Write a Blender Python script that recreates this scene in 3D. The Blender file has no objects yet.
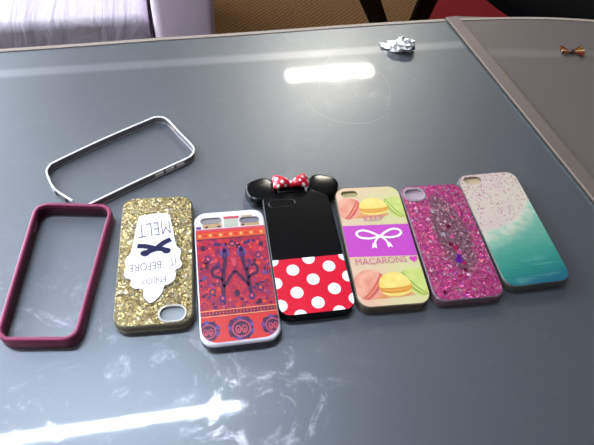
import bpy, bmesh, math, random
from mathutils import Vector, Matrix, noise
random.seed(7)
S = bpy.context.scene
COL = S.collection
PI = math.pi
TZ = 0.75            # height of the glass table top above the floor

# ------------------------------------------------------------------ view
S.view_settings.view_transform = 'Standard'
S.view_settings.look = 'None'
S.view_settings.gamma = 1.0
S.view_settings.exposure = 0.34
S.view_settings.use_curve_mapping = False

# ------------------------------------------------------------------ camera
R_ = Vector((0.99252667, 0.09729017, 0.07365756))
U_ = Vector((-0.12202792, 0.79131963, 0.59910135))
F_ = Vector((0.0, 0.60361234, -0.79727796))
cd = bpy.data.cameras.new('camera')
cam = bpy.data.objects.new('camera', cd)
COL.objects.link(cam)
m3 = Matrix((R_, U_, -F_)).transposed()
cam.matrix_world = Matrix.Translation((0, 0, 0.38908 + TZ)) @ m3.to_4x4()
cd.sensor_fit = 'HORIZONTAL'
cd.sensor_width = 36.0
cd.lens = 536.1627 / 594.0 * 36.0
cd.clip_start = 0.01
S.camera = cam

# ------------------------------------------------------------------ node helpers
def lin(c):
    out = []
    for v in c[:3]:
        v = v / 255.0
        out.append(v / 12.92 if v <= 0.04045 else ((v + 0.055) / 1.055) ** 2.4)
    return (*out, 1.0)

class M:
    """small wrapper round a node tree with one Principled BSDF"""
    def __init__(self, name, col=(128, 128, 128), rough=0.5, metal=0.0, coat=0.0, coat_rough=0.05, trans=0.0,
                 spec=0.5, emit=None, emit_str=0.0, ior=1.45, sss=0.0):
        self.m = bpy.data.materials.new(name)
        self.m.use_nodes = True
        self.t = self.m.node_tree
        self.b = self.t.nodes['Principled BSDF']
        i = self.b.inputs
        i['Base Color'].default_value = lin(col)
        i['Roughness'].default_value = rough
        i['Metallic'].default_value = metal
        i['Coat Weight'].default_value = coat
        i['Coat Roughness'].default_value = coat_rough
        i['Transmission Weight'].default_value = trans
        i['Specular IOR Level'].default_value = spec
        i['IOR'].default_value = ior
        if emit:
            i['Emission Color'].default_value = lin(emit)
            i['Emission Strength'].default_value = emit_str
        self._xyz = None
    def n(self, kind):
        return self.t.nodes.new(kind)
    def link(self, a, b):
        self.t.links.new(a, b)
    def set(self, sock, v):
        if hasattr(v, 'is_output') or isinstance(v, bpy.types.NodeSocket):
            self.link(v, sock)
        elif isinstance(v, (tuple, list)) and len(v) == 3 and sock.type == 'RGBA':
            sock.default_value = lin(v)
        else:
            sock.default_value = v
    def inp(self, name, v):
        self.set(self.b.inputs[name], v)
    def obj(self):
        if self._xyz is None:
            tc = self.n('ShaderNodeTexCoord')
            sx = self.n('ShaderNodeSeparateXYZ')
            self.link(tc.outputs['Object'], sx.inputs[0])
            self._xyz = (tc.outputs['Object'], sx.outputs[0], sx.outputs[1], sx.outputs[2])
        return self._xyz
    def math(self, op, a, b=0.0, c=0.0, clamp=False):
        nd = self.n('ShaderNodeMath'); nd.operation = op; nd.use_clamp = clamp
        self.set(nd.inputs[0], a); self.set(nd.inputs[1], b); self.set(nd.inputs[2], c)
        return nd.outputs[0]
    def step(self, v, lo, hi):
        nd = self.n('ShaderNodeMapRange'); nd.interpolation_type = 'SMOOTHSTEP'
        self.set(nd.inputs[0], v); nd.inputs[1].default_value = lo; nd.inputs[2].default_value = hi
        nd.inputs[3].default_value = 0.0; nd.inputs[4].default_value = 1.0
        return nd.outputs[0]
    def mix(self, f, a, b, blend='MIX'):
        nd = self.n('ShaderNodeMix'); nd.data_type = 'RGBA'; nd.blend_type = blend
        self.set(nd.inputs[0], f); self.set(nd.inputs[6], a); self.set(nd.inputs[7], b)
        return nd.outputs[2]
    def noise(self, scale, detail=3.0, rough=0.55, vec=None, dist=0.0):
        nd = self.n('ShaderNodeTexNoise')
        self.link(vec if vec is not None else self.obj()[0], nd.inputs['Vector'])
        nd.inputs['Scale'].default_value = scale; nd.inputs['Detail'].default_value = detail
        nd.inputs['Roughness'].default_value = rough; nd.inputs['Distortion'].default_value = dist
        return nd.outputs[0]
    def scaled(self, sx, sy, sz, rot=0.0):
        mp = self.n('ShaderNodeMapping')
        self.link(self.obj()[0], mp.inputs[0])
        mp.inputs['Scale'].default_value = (sx, sy, sz); mp.inputs['Rotation'].default_value = (0, 0, rot)
        return mp.outputs[0]
    def voronoi(self, scale, rnd=1.0, vec=None, dim='3D'):
        nd = self.n('ShaderNodeTexVoronoi'); nd.voronoi_dimensions = dim
        self.link(vec if vec is not None else self.obj()[0], nd.inputs['Vector'])
        nd.inputs['Scale'].default_value = scale; nd.inputs['Randomness'].default_value = rnd
        return nd.outputs['Distance'], nd.outputs['Color']
    def ramp(self, f, stops, const=False):
        nd = self.n('ShaderNodeValToRGB'); cr = nd.color_ramp
        if const: cr.interpolation = 'CONSTANT'
        while len(cr.elements) < len(stops): cr.elements.new(0.5)
        for e, (p, c) in zip(cr.elements, stops):
            e.position = p; e.color = lin(c)
        self.link(f, nd.inputs[0])
        return nd.outputs[0]
    def sep(self, c):
        nd = self.n('ShaderNodeSeparateColor'); self.link(c, nd.inputs[0]); return nd.outputs
    def bump(self, h, strength=0.3, dist=0.001):
        nd = self.n('ShaderNodeBump'); nd.inputs['Strength'].default_value = strength
        nd.inputs['Distance'].default_value = dist
        self.link(h, nd.inputs['Height']); self.link(nd.outputs[0], self.b.inputs['Normal'])
    def flake_normal(self, col, amt):
        """random tilt per glitter flake"""
        g = self.n('ShaderNodeNewGeometry')
        sub = self.n('ShaderNodeVectorMath'); sub.operation = 'SUBTRACT'
        self.link(col, sub.inputs[0]); sub.inputs[1].default_value = (0.5, 0.5, 0.5)
        sc = self.n('ShaderNodeVectorMath'); sc.operation = 'SCALE'
        self.link(sub.outputs[0], sc.inputs[0]); sc.inputs['Scale'].default_value = amt
        ad = self.n('ShaderNodeVectorMath'); ad.operation = 'ADD'
        self.link(g.outputs['Normal'], ad.inputs[0]); self.link(sc.outputs[0], ad.inputs[1])
        no = self.n('ShaderNodeVectorMath'); no.operation = 'NORMALIZE'
        self.link(ad.outputs[0], no.inputs[0])
        self.link(no.outputs[0], self.b.inputs['Normal'])

# ------------------------------------------------------------------ object helpers
def empty(name, loc, rz=0.0):
    o = bpy.data.objects.new(name, None)
    COL.objects.link(o)
    o.location = loc; o.rotation_euler = (0, 0, rz); o.empty_display_size = 0.02
    return o

def tag(o, label, cat, group=None, kind=None):
    o['label'] = label; o['category'] = cat
    if group: o['group'] = group
    if kind: o['kind'] = kind
    return o

def struct(o):
    o['kind'] = 'structure'
    return o

class B:
    """collects faces (several material slots) into ONE mesh object"""
    def __init__(self):
        self.v = []; self.f = []; self.mi = []; self.mats = []
    def slot(self, m):
        m = m.m if isinstance(m, M) else m
        if m not in self.mats: self.mats.append(m)
        return self.mats.index(m)
    def add(self, vs, fs, m):
        k = len(self.v); s = self.slot(m)
        self.v += [tuple(p) for p in vs]
        for f in fs:
            self.f.append([i + k for i in f]); self.mi.append(s)
    def bm(self, bm, m):
        bm.verts.index_update()
        self.add([v.co for v in bm.verts], [[v.index for v in f.verts] for f in bm.faces], m)
        bm.free()
    def poly(self, pts, z, m):
        self.add([(x, y, z) for x, y in pts], [list(range(len(pts)))], m)
    def plate(self, pts, z0, z1, m):
        n = len(pts)
        vs = [(x, y, z0) for x, y in pts] + [(x, y, z1) for x, y in pts]
        fs = [list(range(n))[::-1], list(range(n, 2 * n))]
        fs += [[i, (i + 1) % n, n + (i + 1) % n, n + i] for i in range(n)]
        self.add(vs, fs, m)
    def loops(self, loops, m, cap0=False, cap1=False):
        n = len(loops[0]); vs = [p for l in loops for p in l]; fs = []
        for a in range(len(loops) - 1):
            for i in range(n):
                j = (i + 1) % n
                fs.append([a * n + i, a * n + j, (a + 1) * n + j, (a + 1) * n + i])
        if cap0: fs.append(list(range(n))[::-1])
        if cap1: fs.append([(len(loops) - 1) * n + i for i in range(n)])
        self.add(vs, fs, m)
    def ellipse(self, cx, cy, rx, ry, rot, z, m, n=36, a0=0.0, a1=2 * PI):
        c, s = math.cos(rot), math.sin(rot); pts = []
        full = abs(a1 - a0 - 2 * PI) < 1e-6
        for i in range(n if full else n + 1):
            a = a0 + (a1 - a0) * i / n
            x, y = rx * math.cos(a), ry * math.sin(a)
            pts.append((cx + x * c - y * s, cy + x * s + y * c))
        self.poly(pts, z, m)
    def stroke(self, pts, w, z, m, taper=False, smooth=True):
        if smooth and len(pts) > 2: pts = catmull(pts, 6)
        P = [Vector(p) for p in pts]; L = []; Rr = []
        for i, p in enumerate(P):
            t = (P[min(i + 1, len(P) - 1)] - P[max(i - 1, 0)])
            if t.length < 1e-12: t = Vector((1, 0))
            t.normalize(); nn = Vector((-t.y, t.x))
            k = w / 2
            if taper: k *= max(0.25, 1 - abs(2 * i / (len(P) - 1) - 1) ** 2)
            L.append(p + nn * k); Rr.append(p - nn * k)
        n = len(P)
        vs = [(p.x, p.y, z) for p in L] + [(p.x, p.y, z) for p in Rr]
        self.add(vs, [[n + i, n + i + 1, i + 1, i] for i in range(n - 1)], m)
    def text(self, s, cx, cy, w, h, rot, z, m, bold=0.0):
        cu = bpy.data.curves.new('lettering', 'FONT')
        cu.body = s; cu.size = 1.0; cu.align_x = 'LEFT'; cu.offset = bold; cu.resolution_u = 3
        o = bpy.data.objects.new('lettering', cu); COL.objects.link(o)
        bpy.context.view_layer.update()
        dg = bpy.context.evaluated_depsgraph_get()
        me = o.evaluated_get(dg).to_mesh()
        xs = [v.co.x for v in me.vertices]; ys = [v.co.y for v in me.vertices]
        x0, x1, y0, y1 = min(xs), max(xs), min(ys), max(ys)
        c, sn = math.cos(rot), math.sin(rot); vs = []
        for v in me.vertices:
            x = ((v.co.x - x0) / (x1 - x0) - 0.5) * w; y = ((v.co.y - y0) / (y1 - y0) - 0.5) * h
            vs.append((cx + x * c - y * sn, cy + x * sn + y * c, z))
        self.add(vs, [list(p.vertices) for p in me.polygons], m)
        o.evaluated_get(dg).to_mesh_clear()
        bpy.data.objects.remove(o); bpy.data.curves.remove(cu)
    def box(self, x0, x1, y0, y1, z0, z1, m, bevel=0.0, seg=3):
        bm = bmesh.new()
        bmesh.ops.create_cube(bm, size=1.0)
        for v in bm.verts:
            v.co = Vector(((x0 + x1) / 2 + v.co.x * (x1 - x0), (y0 + y1) / 2 + v.co.y * (y1 - y0), (z0 + z1) / 2 + v.co.z * (z1 - z0)))
        if bevel: bmesh.ops.bevel(bm, geom=list(bm.edges), offset=bevel, segments=seg, profile=0.5, affect='EDGES')
        self.bm(bm, m)
    def bar(self, p, q, w, d, m, bevel=0.0):
        p, q = Vector(p), Vector(q); ax = q - p
        bm = bmesh.new(); bmesh.ops.create_cube(bm, size=1.0)
        z = ax.normalized(); x = Vector((1, 0, 0)); x = (x - z * x.dot(z)).normalized(); y = z.cross(x)
        for v in bm.verts:
            v.co = (p + q) / 2 + x * v.co.x * w + y * v.co.y * d + ax * v.co.z
        if bevel: bmesh.ops.bevel(bm, geom=list(bm.edges), offset=bevel, segments=2, profile=0.5, affect='EDGES')
        self.bm(bm, m)
    def build(self, name, parent=None, smooth=35, loc=None):
        me = bpy.data.meshes.new(name)
        me.from_pydata(self.v, [], self.f)
        for m in self.mats: me.materials.append(m)
        me.polygons.foreach_set('material_index', self.mi)
        if smooth:
            me.shade_smooth(); me.set_sharp_from_angle(angle=math.radians(smooth))
        me.update()
        o = bpy.data.objects.new(name, me)
        COL.objects.link(o)
        if parent: o.parent = parent
        if loc: o.location = loc
        return o

def catmull(pts, n):
    P = [Vector(p) for p in pts]; P = [P[0] * 2 - P[1]] + P + [P[-1] * 2 - P[-2]]; out = []
    for i in range(1, len(P) - 2):
        for k in range(n):
            t = k / n
            a, b, c, d = P[i - 1], P[i], P[i + 1], P[i + 2]
            out.append(0.5 * ((2 * b) + (c - a) * t + (2 * a - 5 * b + 4 * c - d) * t * t + (3 * b - a - 3 * c + d) * t ** 3))
    out.append(P[-2])
    return [tuple(p) for p in out]

def smooth_closed(pts, n=6):
    P = [Vector(p) for p in pts]; N = len(P); out = []
    for i in range(N):
        a, b, c, d = P[i - 1], P[i], P[(i + 1) % N], P[(i + 2) % N]
        for k in range(n):
            t = k / n
            out.append(tuple(0.5 * ((2 * b) + (c - a) * t + (2 * a - 5 * b + 4 * c - d) * t * t + (3 * b - a - 3 * c + d) * t ** 3)))
    return out

def fillet(quad, r, n=8):
    """round the corners of a convex polygon (counter-clockwise)"""
    out = []; N = len(quad)
    rs = r if isinstance(r, (list, tuple)) else [r] * N
    for i in range(N):
        p = Vector(quad[i]); a = (Vector(quad[i - 1]) - p).normalized(); b = (Vector(quad[(i + 1) % N]) - p).normalized()
        ang = math.acos(max(-1, min(1, a.dot(b)))); rr = max(rs[i], 1e-5)
        d = rr / math.tan(ang / 2); c = p + (a + b).normalized() * (rr / math.sin(ang / 2))
        s, e = p + a * d, p + b * d
        a0 = math.atan2(s.y - c.y, s.x - c.x); a1 = math.atan2(e.y - c.y, e.x - c.x)
        while a1 < a0: a1 += 2 * PI
        for k in range(n + 1):
            t = a0 + (a1 - a0) * k / n
            out.append((c.x + rr * math.cos(t), c.y + rr * math.sin(t)))
    return out

def inset_quad(quad, d):
    out = []; N = len(quad)
    for i in range(N):
        p = Vector(quad[i]); a = (p - Vector(quad[i - 1])).normalized(); b = (Vector(quad[(i + 1) % N]) - p).normalized()
        na, nb = Vector((-a.y, a.x)), Vector((-b.y, b.x))
        bis = (na + nb).normalized()
        out.append(tuple(p + bis * (d / bis.dot(na))))
    return out

def rrect(w, l, r, cx=0.0, cy=0.0, n=8, rot=0.0):
    q = [(-w / 2, -l / 2), (w / 2, -l / 2), (w / 2, l / 2), (-w / 2, l / 2)]
    c, s = math.cos(rot), math.sin(rot)
    return [(cx + x * c - y * s, cy + x * s + y * c) for x, y in fillet(q, min(r, w / 2 - 1e-5, l / 2 - 1e-5), n)]

def at_z(pts, z): return [(x, y, z) for x, y in pts]

def fill_holes(b, outer, holes, z, m, up=True):
    """flat sheet between an outline and any holes"""
    bm = bmesh.new(); ed = []
    for lp in [outer] + holes:
        vs = [bm.verts.new((x, y, z)) for x, y in lp]
        ed += [bm.edges.new((vs[i], vs[(i + 1) % len(vs)])) for i in range(len(vs))]
    bmesh.ops.triangle_fill(bm, use_beauty=True, use_dissolve=False, edges=ed, normal=(0, 0, 1))
    for f in bm.faces:
        f.normal_update()
        if (f.normal.z > 0) != up: f.normal_flip()
    b.bm(bm, m)

MM = 0.001
def shell(b, w, l, h, r, edge, holes, m, t=1.6, lip=0.6):
    """hollow phone-case back lying face down: sides, rounded back edge, camera cutouts. millimetres"""
    rr = lambda d: [(x * MM, y * MM) for x, y in rrect(w - 2 * d, l - 2 * d, r - d)]
    H = [[(x * MM, y * MM) for x, y in hh] for hh in holes]
    lo = [at_z(rr(lip), 0.0), at_z(rr(0), lip * MM), at_z(rr(0), (h - edge) * MM)]
    for k in range(1, 6):
        a = PI / 2 * k / 5
        lo.append(at_z(rr(edge * (1 - math.cos(a))), (h - edge + edge * math.sin(a)) * MM))
    b.loops(lo, m)
    fill_holes(b, rr(edge), H, h * MM, m, True)
    fill_holes(b, rr(t), H, (h - t) * MM, m, False)
    b.loops([at_z(rr(t), (h - t) * MM), at_z(rr(t), 0.0), at_z(rr(lip), 0.0)], m)
    for hh in H:
        b.loops([at_z(hh, h * MM), at_z(hh, (h - t) * MM)][::-1], m)

def ring(b, w, l, r, cx, cy, band, z0, z1, m, rot=0.0):
    """raised rim round a camera cutout"""
    rr = lambda d, z: [(x * MM, y * MM, z * MM) for x, y in rrect(w + 2 * d, l + 2 * d, r + d, cx, cy, 8, rot)]
    lo = [rr(0, z0), rr(0, z1 - 0.3), rr(band * 0.3, z1), rr(band * 0.7, z1), rr(band, z1 - 0.3), rr(band, z0)]
    b.loops(lo[::-1], m)

def lit_pane(t, w, l, r, cx, cy, h, col, depth=1.5):
    """pane added in the camera opening, its colour paints the lit inside"""
    b = B(); b.poly(sc(rrect(w + 0.4, l + 0.4, r + 0.2, cx, cy)), (h - depth - 0.25) * MM, M('camera_lit_tone', col, 0.4, spec=0.4)); b.build('camera_lit_pane', t, smooth=0)

def panel(b, outline, holes, z, m):
    fill_holes(b, [(x * MM, y * MM) for x, y in outline], [[(x * MM, y * MM) for x, y in hh] for hh in holes], z * MM, m, True)

def clip(poly, conv):
    """Sutherland-Hodgman against a convex CCW outline"""
    out = poly
    for i in range(len(conv)):
        a, c = conv[i], conv[(i + 1) % len(conv)]
        if abs(a[0] - c[0]) + abs(a[1] - c[1]) < 1e-9: continue
        ins = lambda p: (c[0] - a[0]) * (p[1] - a[1]) - (c[1] - a[1]) * (p[0] - a[0]) >= 0
        src, out = out, []
        for j in range(len(src)):
            p, q = src[j - 1], src[j]
            if ins(p) != ins(q):
                d1 = (c[0] - a[0]) * (p[1] - a[1]) - (c[1] - a[1]) * (p[0] - a[0])
                d2 = (c[0] - a[0]) * (q[1] - a[1]) - (c[1] - a[1]) * (q[0] - a[0])
                t = d1 / (d1 - d2); out.append((p[0] + (q[0] - p[0]) * t, p[1] + (q[1] - p[1]) * t))
            if ins(q): out.append(q)
        if not out: return []
    return out

def sc(pts): return [(x * MM, y * MM) for x, y in pts]

# ------------------------------------------------------------------ materials: place
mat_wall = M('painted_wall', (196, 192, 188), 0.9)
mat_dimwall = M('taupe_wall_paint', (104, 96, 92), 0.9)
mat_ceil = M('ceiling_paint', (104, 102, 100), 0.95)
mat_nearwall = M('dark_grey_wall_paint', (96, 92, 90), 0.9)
mat_base = M('skirting', (90, 80, 70), 0.6)

mat_carpet = M('brown_ribbed_carpet', (110, 82, 50), 0.95, spec=0.1)
_v = mat_carpet.scaled(1, 1, 1, math.radians(33))
_sx = mat_carpet.n('ShaderNodeSeparateXYZ'); mat_carpet.link(_v, _sx.inputs[0])
_w = mat_carpet.math('SINE', mat_carpet.math('MULTIPLY', _sx.outputs[0], 2 * PI / 0.015))
_w2 = mat_carpet.math('SINE', mat_carpet.math('MULTIPLY', _sx.outputs[1], 2 * PI / 0.014))
_ws = mat_carpet.math('ADD', mat_carpet.math('MULTIPLY', _w, 0.16), mat_carpet.math('MULTIPLY', _w2, 0.08))
_wn = mat_carpet.math('ADD', mat_carpet.math('MULTIPLY_ADD', _ws, 1.0, 0.5), mat_carpet.math('MULTIPLY', mat_carpet.math('SUBTRACT', mat_carpet.noise(140, 2), 0.5), 0.8), clamp=True)
mat_carpet.inp('Base Color', mat_carpet.ramp(_wn, [(0.0, (60, 41, 24)), (0.55, (90, 66, 41)), (1.0, (120, 93, 62))]))
mat_carpet.bump(_wn, 0.5, 0.003)

# glass counter top: frosted grey under a polished surface, with fingerprints and wiping marks
def glass_mat(name, c0, c1, coat, metal, smears, band):
    g = M(name, c0, 0.42, coat=coat, coat_rough=0.03, spec=0.6, metal=metal)
    soft = g.noise(5, 4, 0.6, dist=0.8)
    g.inp('Roughness', g.math('MULTIPLY_ADD', soft, 0.14, 0.36))
    swirl = g.noise(22, 6, 0.62, dist=2.4); fine = g.noise(120, 4, 0.6, dist=1.0)
    s1 = g.math('MULTIPLY', g.step(swirl, 0.50, 0.72), g.step(fine, 0.3, 0.6))
    f = g.math('MULTIPLY', s1, 0.06)
    _, X, Y, _z = g.obj()
    if smears:                                             # handled zones: finger grease round (x, y)
        for cx, cy, rx, ry, amt in ((-0.13, 0.135, 0.20, 0.10, 0.6), (0.0, 0.13, 0.06, 0.07, 0.4), (0.05, 0.50, 0.09, 0.09, 0.06)):
            u = g.math('DIVIDE', g.math('SUBTRACT', X, cx), rx); v = g.math('DIVIDE', g.math('SUBTRACT', Y, cy), ry)
            r = g.math('ADD', g.math('MULTIPLY', u, u), g.math('MULTIPLY', v, v))
            f = g.math('ADD', f, g.math('MULTIPLY', g.math('MULTIPLY', g.step(r, 1.2, 0.1), s1), amt), clamp=True)
    # pale line running parallel to the far edge
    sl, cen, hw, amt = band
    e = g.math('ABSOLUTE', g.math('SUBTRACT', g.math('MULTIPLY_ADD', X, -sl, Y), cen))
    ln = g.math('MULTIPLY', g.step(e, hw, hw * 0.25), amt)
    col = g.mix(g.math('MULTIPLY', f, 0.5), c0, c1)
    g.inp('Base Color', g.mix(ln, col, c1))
    g.inp('Coat Roughness', g.math('MULTIPLY_ADD', f, 0.3, 0.03))
    return g
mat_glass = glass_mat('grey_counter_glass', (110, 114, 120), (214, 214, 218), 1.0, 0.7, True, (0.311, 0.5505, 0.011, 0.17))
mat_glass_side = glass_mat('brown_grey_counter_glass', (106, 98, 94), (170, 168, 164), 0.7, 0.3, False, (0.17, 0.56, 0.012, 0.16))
mat_trim = M('pale_edge_trim', (150, 138, 128), 0.5, spec=0.3)
mat_strip = M('satin_divider_metal', (108, 97, 90), 0.45, metal=0.25)
mat_groove = M('dark_groove', (30, 40, 46), 0.5)
mat_glassedge = M('polished_glass_edge', (76, 90, 94), 0.45, spec=0.3)
mat_body = M('cabinet_grey', (70, 70, 74), 0.6)
mat_smear = M('dry_smear', (132, 132, 130), 0.5, metal=0.5)

mat_sofa = M('lilac_grey_upholstery', (186, 178, 188), 0.75, spec=0.25)
mat_sofa.bump(mat_sofa.noise(1.0, 4, 0.6, mat_sofa.scaled(15, 2.2, 5), 0.9), 0.5, 0.022)
mat_sofa_d = M('lilac_grey_upholstery_side', (224, 206, 222), 0.8, spec=0.2)  # same fabric as the cushion, colour raised in place of front light
mat_sofa_d.bump(mat_sofa_d.noise(60, 3), 0.2, 0.003)
mat_black = M('black_fabric', (9, 9, 10), 0.9, spec=0.05)
mat_blackmetal = M('black_metal', (14, 14, 16), 0.6, spec=0.2)
mat_red = M('dark_red_pile', (92, 12, 18), 0.8, spec=0.15)
mat_red.bump(mat_red.noise(120, 3), 0.2, 0.002)

# ------------------------------------------------------------------ the room
def room():
    x0, x1, y0, y1, zc = -2.3, 3.4, -1.6, 4.6, TZ + 1.9
    b = B(); b.box(x0, x1, y0, y1, -0.05, 0, mat_carpet); struct(b.build('floor', smooth=0))
    b = B(); b.box(x0, x1, y0, y1, zc, zc + 0.05, mat_ceil); struct(b.build('ceiling', smooth=0))
    b = B(); b.box(x0, x1, y1, y1 + 0.08, 0, zc, mat_dimwall); struct(b.build('wall_far', smooth=0))
    b = B(); b.box(x0, x1, y0 - 0.08, y0, 0, zc, mat_nearwall); struct(b.build('wall_near', smooth=0))
    b = B(); b.box(x1, x1 + 0.08, y0, y1, 0, zc, mat_dimwall); struct(b.build('wall_right', smooth=0))
    # left wall with a wide window opening
    wy0, wy1, wz0, wz1 = -0.1, 3.0, 0.95, 2.35
    b = B()
    b.box(x0 - 0.08, x0, y0, wy0, 0, zc, mat_wall); b.box(x0 - 0.08, x0, wy1, y1, 0, zc, mat_wall)
    b.box(x0 - 0.08, x0, wy0, wy1, 0, wz0, mat_wall); b.box(x0 - 0.08, x0, wy0, wy1, wz1, zc, mat_wall)
    struct(b.build('wall_left', smooth=0))
    w = struct(empty('lit_pane_1', (x0 - 0.04, (wy0 + wy1) / 2, wz0)))
    hy = (wy1 - wy0) / 2; hz = wz1 - wz0
    fm = M('white_window_frame', (225, 225, 225), 0.4)
    b = B()
    for a, c in ((-hy, -hy + 0.05), (hy - 0.05, hy), (-0.025, 0.025)): b.box(-0.03, 0.03, a, c, 0, hz, fm)
    b.box(-0.03, 0.03, -hy, hy, 0, 0.05, fm); b.box(-0.03, 0.03, -hy, hy, hz - 0.05, hz, fm)
    b.build('window_frame', w, smooth=0)
    gm = M('window_pane_glass', (240, 245, 248), 0.0, trans=1.0, ior=1.02, spec=0.2)
    b = B(); b.box(-0.003, 0.003, -hy + 0.05, hy - 0.05, 0.05, hz - 0.05, gm); b.build('pane', w, smooth=0)
    for nm, bx in (('baseboard_left', (x0, x0 + 0.015, y0, y1)), ('baseboard_far', (x0, x1, y1 - 0.015, y1)), ('baseboard_right', (x1 - 0.015, x1, y0, y1))):
        b = B(); b.box(*bx, 0, 0.09, mat_base); struct(b.build(nm, smooth=0))
    # daylight entering through the window
    ld = bpy.data.lights.new('window_daylight', 'AREA'); ld.shape = 'RECTANGLE'
    ld.size = hz * 0.95; ld.size_y = hy * 1.9; ld.energy = 128; ld.color = (0.86, 0.93, 1.0)
    lo = bpy.data.objects.new('window_daylight', ld); COL.objects.link(lo)
    lo.location = (x0 + 0.03, (wy0 + wy1) / 2, (wz0 + wz1) / 2)
    lo.rotation_euler = (0, -PI / 2, 0)
room()

W = bpy.data.worlds.new('world'); S.world = W; W.use_nodes = True
W.node_tree.nodes['Background'].inputs[0].default_value = (0.62, 0.74, 0.9, 1)
W.node_tree.nodes['Background'].inputs[1].default_value = 2.0

def ceiling_light(cx, cy, length, width, ang, strength, col, label):
    zc = TZ + 1.9
    t = empty('ceiling_light', (cx, cy, zc), ang)
    tag(t, label, 'ceiling light', 'ceiling lights')
    hm = M('white_lamp_housing', (215, 215, 215), 0.5)
    em = M('lit_diffuser', (255, 255, 255), 0.5, emit=col, emit_str=strength)
    b = B(); b.box(-length / 2 - 0.03, length / 2 + 0.03, -width / 2 - 0.015, width / 2 + 0.015, -0.035, 0, hm, 0.004, 2); b.build('housing', t)
    b = B(); b.box(-length / 2, length / 2, -width / 2, width / 2, -0.05, -0.0352, em, 0.006, 2); b.build('diffuser', t)
ceiling_light(0.098, 2.985, 0.585, 0.078, math.radians(18.1), 260, (255, 248, 230), 'short bright ceiling light far beyond the table')
ceiling_light(-0.70, 0.567, 1.15, 0.028, math.radians(15.5), 190, (222, 236, 255), 'long narrow ceiling light almost above the table')
ceiling_light(-1.3, -0.9, 1.2, 0.06, math.radians(15.5), 75, (246, 246, 255), 'unseen long narrow fill light added behind the viewer for the sofa front')  # unseen light, added to brighten the sofa front

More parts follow.
